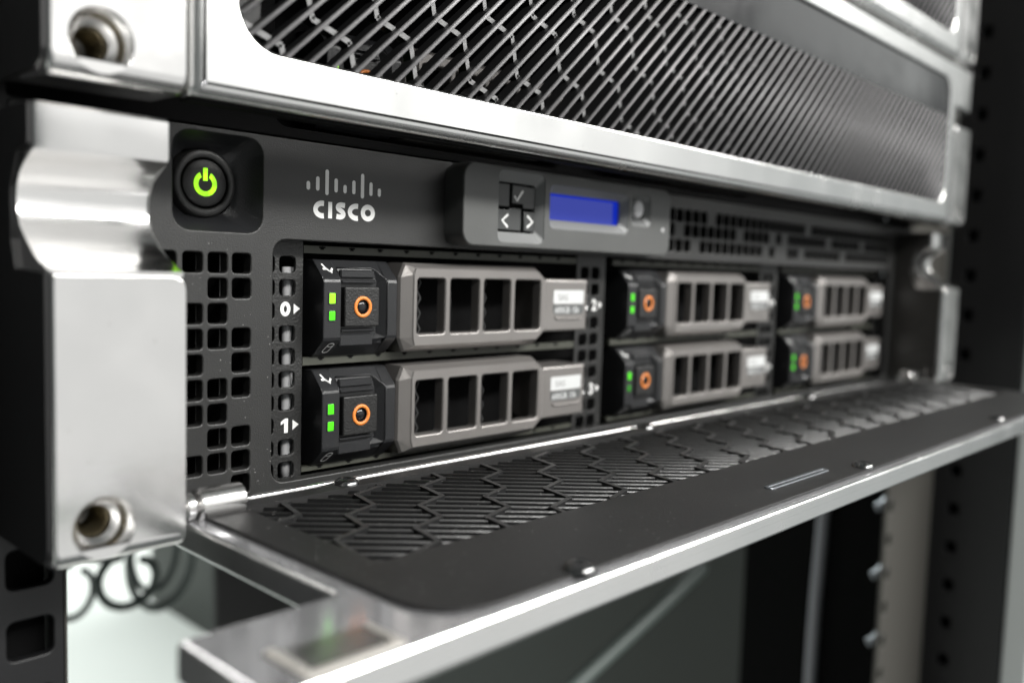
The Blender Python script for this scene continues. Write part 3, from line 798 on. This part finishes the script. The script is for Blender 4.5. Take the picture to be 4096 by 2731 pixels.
bm = bmesh.new(); box(bm, 262, 350, 400, 408, -600, -2, 2)
tag(finish(bm, 'power_strip', 'black'), 'dark upright power strip behind the door hinge', 'power strip')
bm = bmesh.new(); tube(bm, spline([(24, 60, 10), (25, 62, -40), (22, 66, -62), (30, 70, -90), (24, 70, -160)], 8), 8.5, 12)
tag(finish(bm, 'black_cable', 'cable_k'), 'thick black cable hanging beside the left rack post', 'cable')
def loop(name, c, rx, rz, r, material, label, tail):
    bm = bmesh.new()
    pts = [(c[0] + rx * cos(a), c[1] + 11.4 * sin(a * 0.5), c[2] + rz * sin(a)) for a in [R(q) for q in range(100, 441, 12)]]
    tube(bm, spline(tail, 6)[:-1] + [Vector(p) for p in pts], r, 8)
    tag(finish(bm, name, material), label, 'cable', 'network cables looping under the server')
loop('network_cable', (183.4, 364.1, -152.0), 16.0, 17.5, 2.88, 'cable_g', 'dark green cable loop below the mounting ear, the roundest one', [(125.5, 459.1, 20.9), (125.5, 478.1, -51.3), (154.0, 402.1, -127.3), (180.6, 364.1, -134.9)])
loop('network_cable', (158.8, 392.6, -161.5), 11.8, 18.1, 2.25, 'cable_g', 'thin dark cable loop left of the round loop', [(192.0, 497.1, 20.9), (192.0, 516.1, -41.8), (163.5, 421.1, -131.1), (156.7, 394.5, -143.6)])
loop('network_cable', (231.9, 421.1, -165.3), 20.9, 34.2, 3.25, 'cable_p', 'pale green cable loop right of the round loop', [(277.5, 516.1, 20.9), (277.5, 535.1, -41.8), (254.7, 459.1, -108.3), (228.1, 423.0, -131.7)])
loop('network_cable', (171.1, 440.1, -142.5), 22.8, 13.3, 3.00, 'cable_g', 'dark green cable lying flat behind the round loop', [(258.5, 535.1, 20.9), (258.5, 554.1, -47.5), (220.5, 478.1, -119.7), (167.3, 442.0, -129.2)])
loop('network_cable', (216.7, 398.4, -150.1), 13.3, 26.6, 2.25, 'cable_g', 'thin dark cable loop just behind the pale green one', [(258.5, 516.1, 20.9), (258.5, 535.1, -47.5), (230.0, 459.1, -115.9), (214.8, 400.2, -123.9)])

def dust(n, place, lo, hi):
    bm = bmesh.new()
    for _ in range(n):
        p, u, v, w = place()
        r = lo + (hi - lo) * random.random() ** 3; a = random.random() * 6.28
        q = [p + w * 0.05 + (u * cos(a + t) + v * sin(a + t)) * r * f for t, f in ((0, 1), (1.9, .7), (3.3, 1.1), (4.9, .6))]
        bm.faces.new([bm.verts.new(x) for x in q])
    o = finish(bm, 'dust', 'dust', normals=False); o['kind'] = 'stuff'
VX, VY, VZ = Vector((1, 0, 0)), Vector((0, 1, 0)), Vector((0, 0, 1))
def on_door():
    x = 38 + 300 * random.random() ** 1.6; y = -12 - 81 * random.random()
    return Vector((x, y, 2.42)), VX, VY, VZ
def on_plate():
    while True:
        x = 30 + 34 * random.random(); z = 2 + 60 * random.random() ** 1.8
        if not any(abs(x - a) < 2.8 and abs(z - b) < 2.8 for a, b in VP): break
    return Vector((x, -0.02, z)), VX, VZ, -VY
def on_ear():
    return Vector((3 + 22 * random.random(), -28.02, 9 + 38 * random.random() ** 1.5)), VX, VZ, -VY
def on_hood():
    x = 33 + 330 * random.random() ** 1.5
    return Vector((x, -28.05, PITCH + 3.4 + 7 * random.random())), VX, VZ, -VY
dust(900, on_door, 0.05, 0.28); dust(120, on_plate, 0.05, 0.2); dust(16, on_ear, 0.1, 0.35); dust(40, on_hood, 0.05, 0.2)

bm = bmesh.new(); box(bm, -3000, 5000, 40, 5000, -505, -500)
o = finish(bm, 'floor', 'floor'); o['kind'] = 'structure'
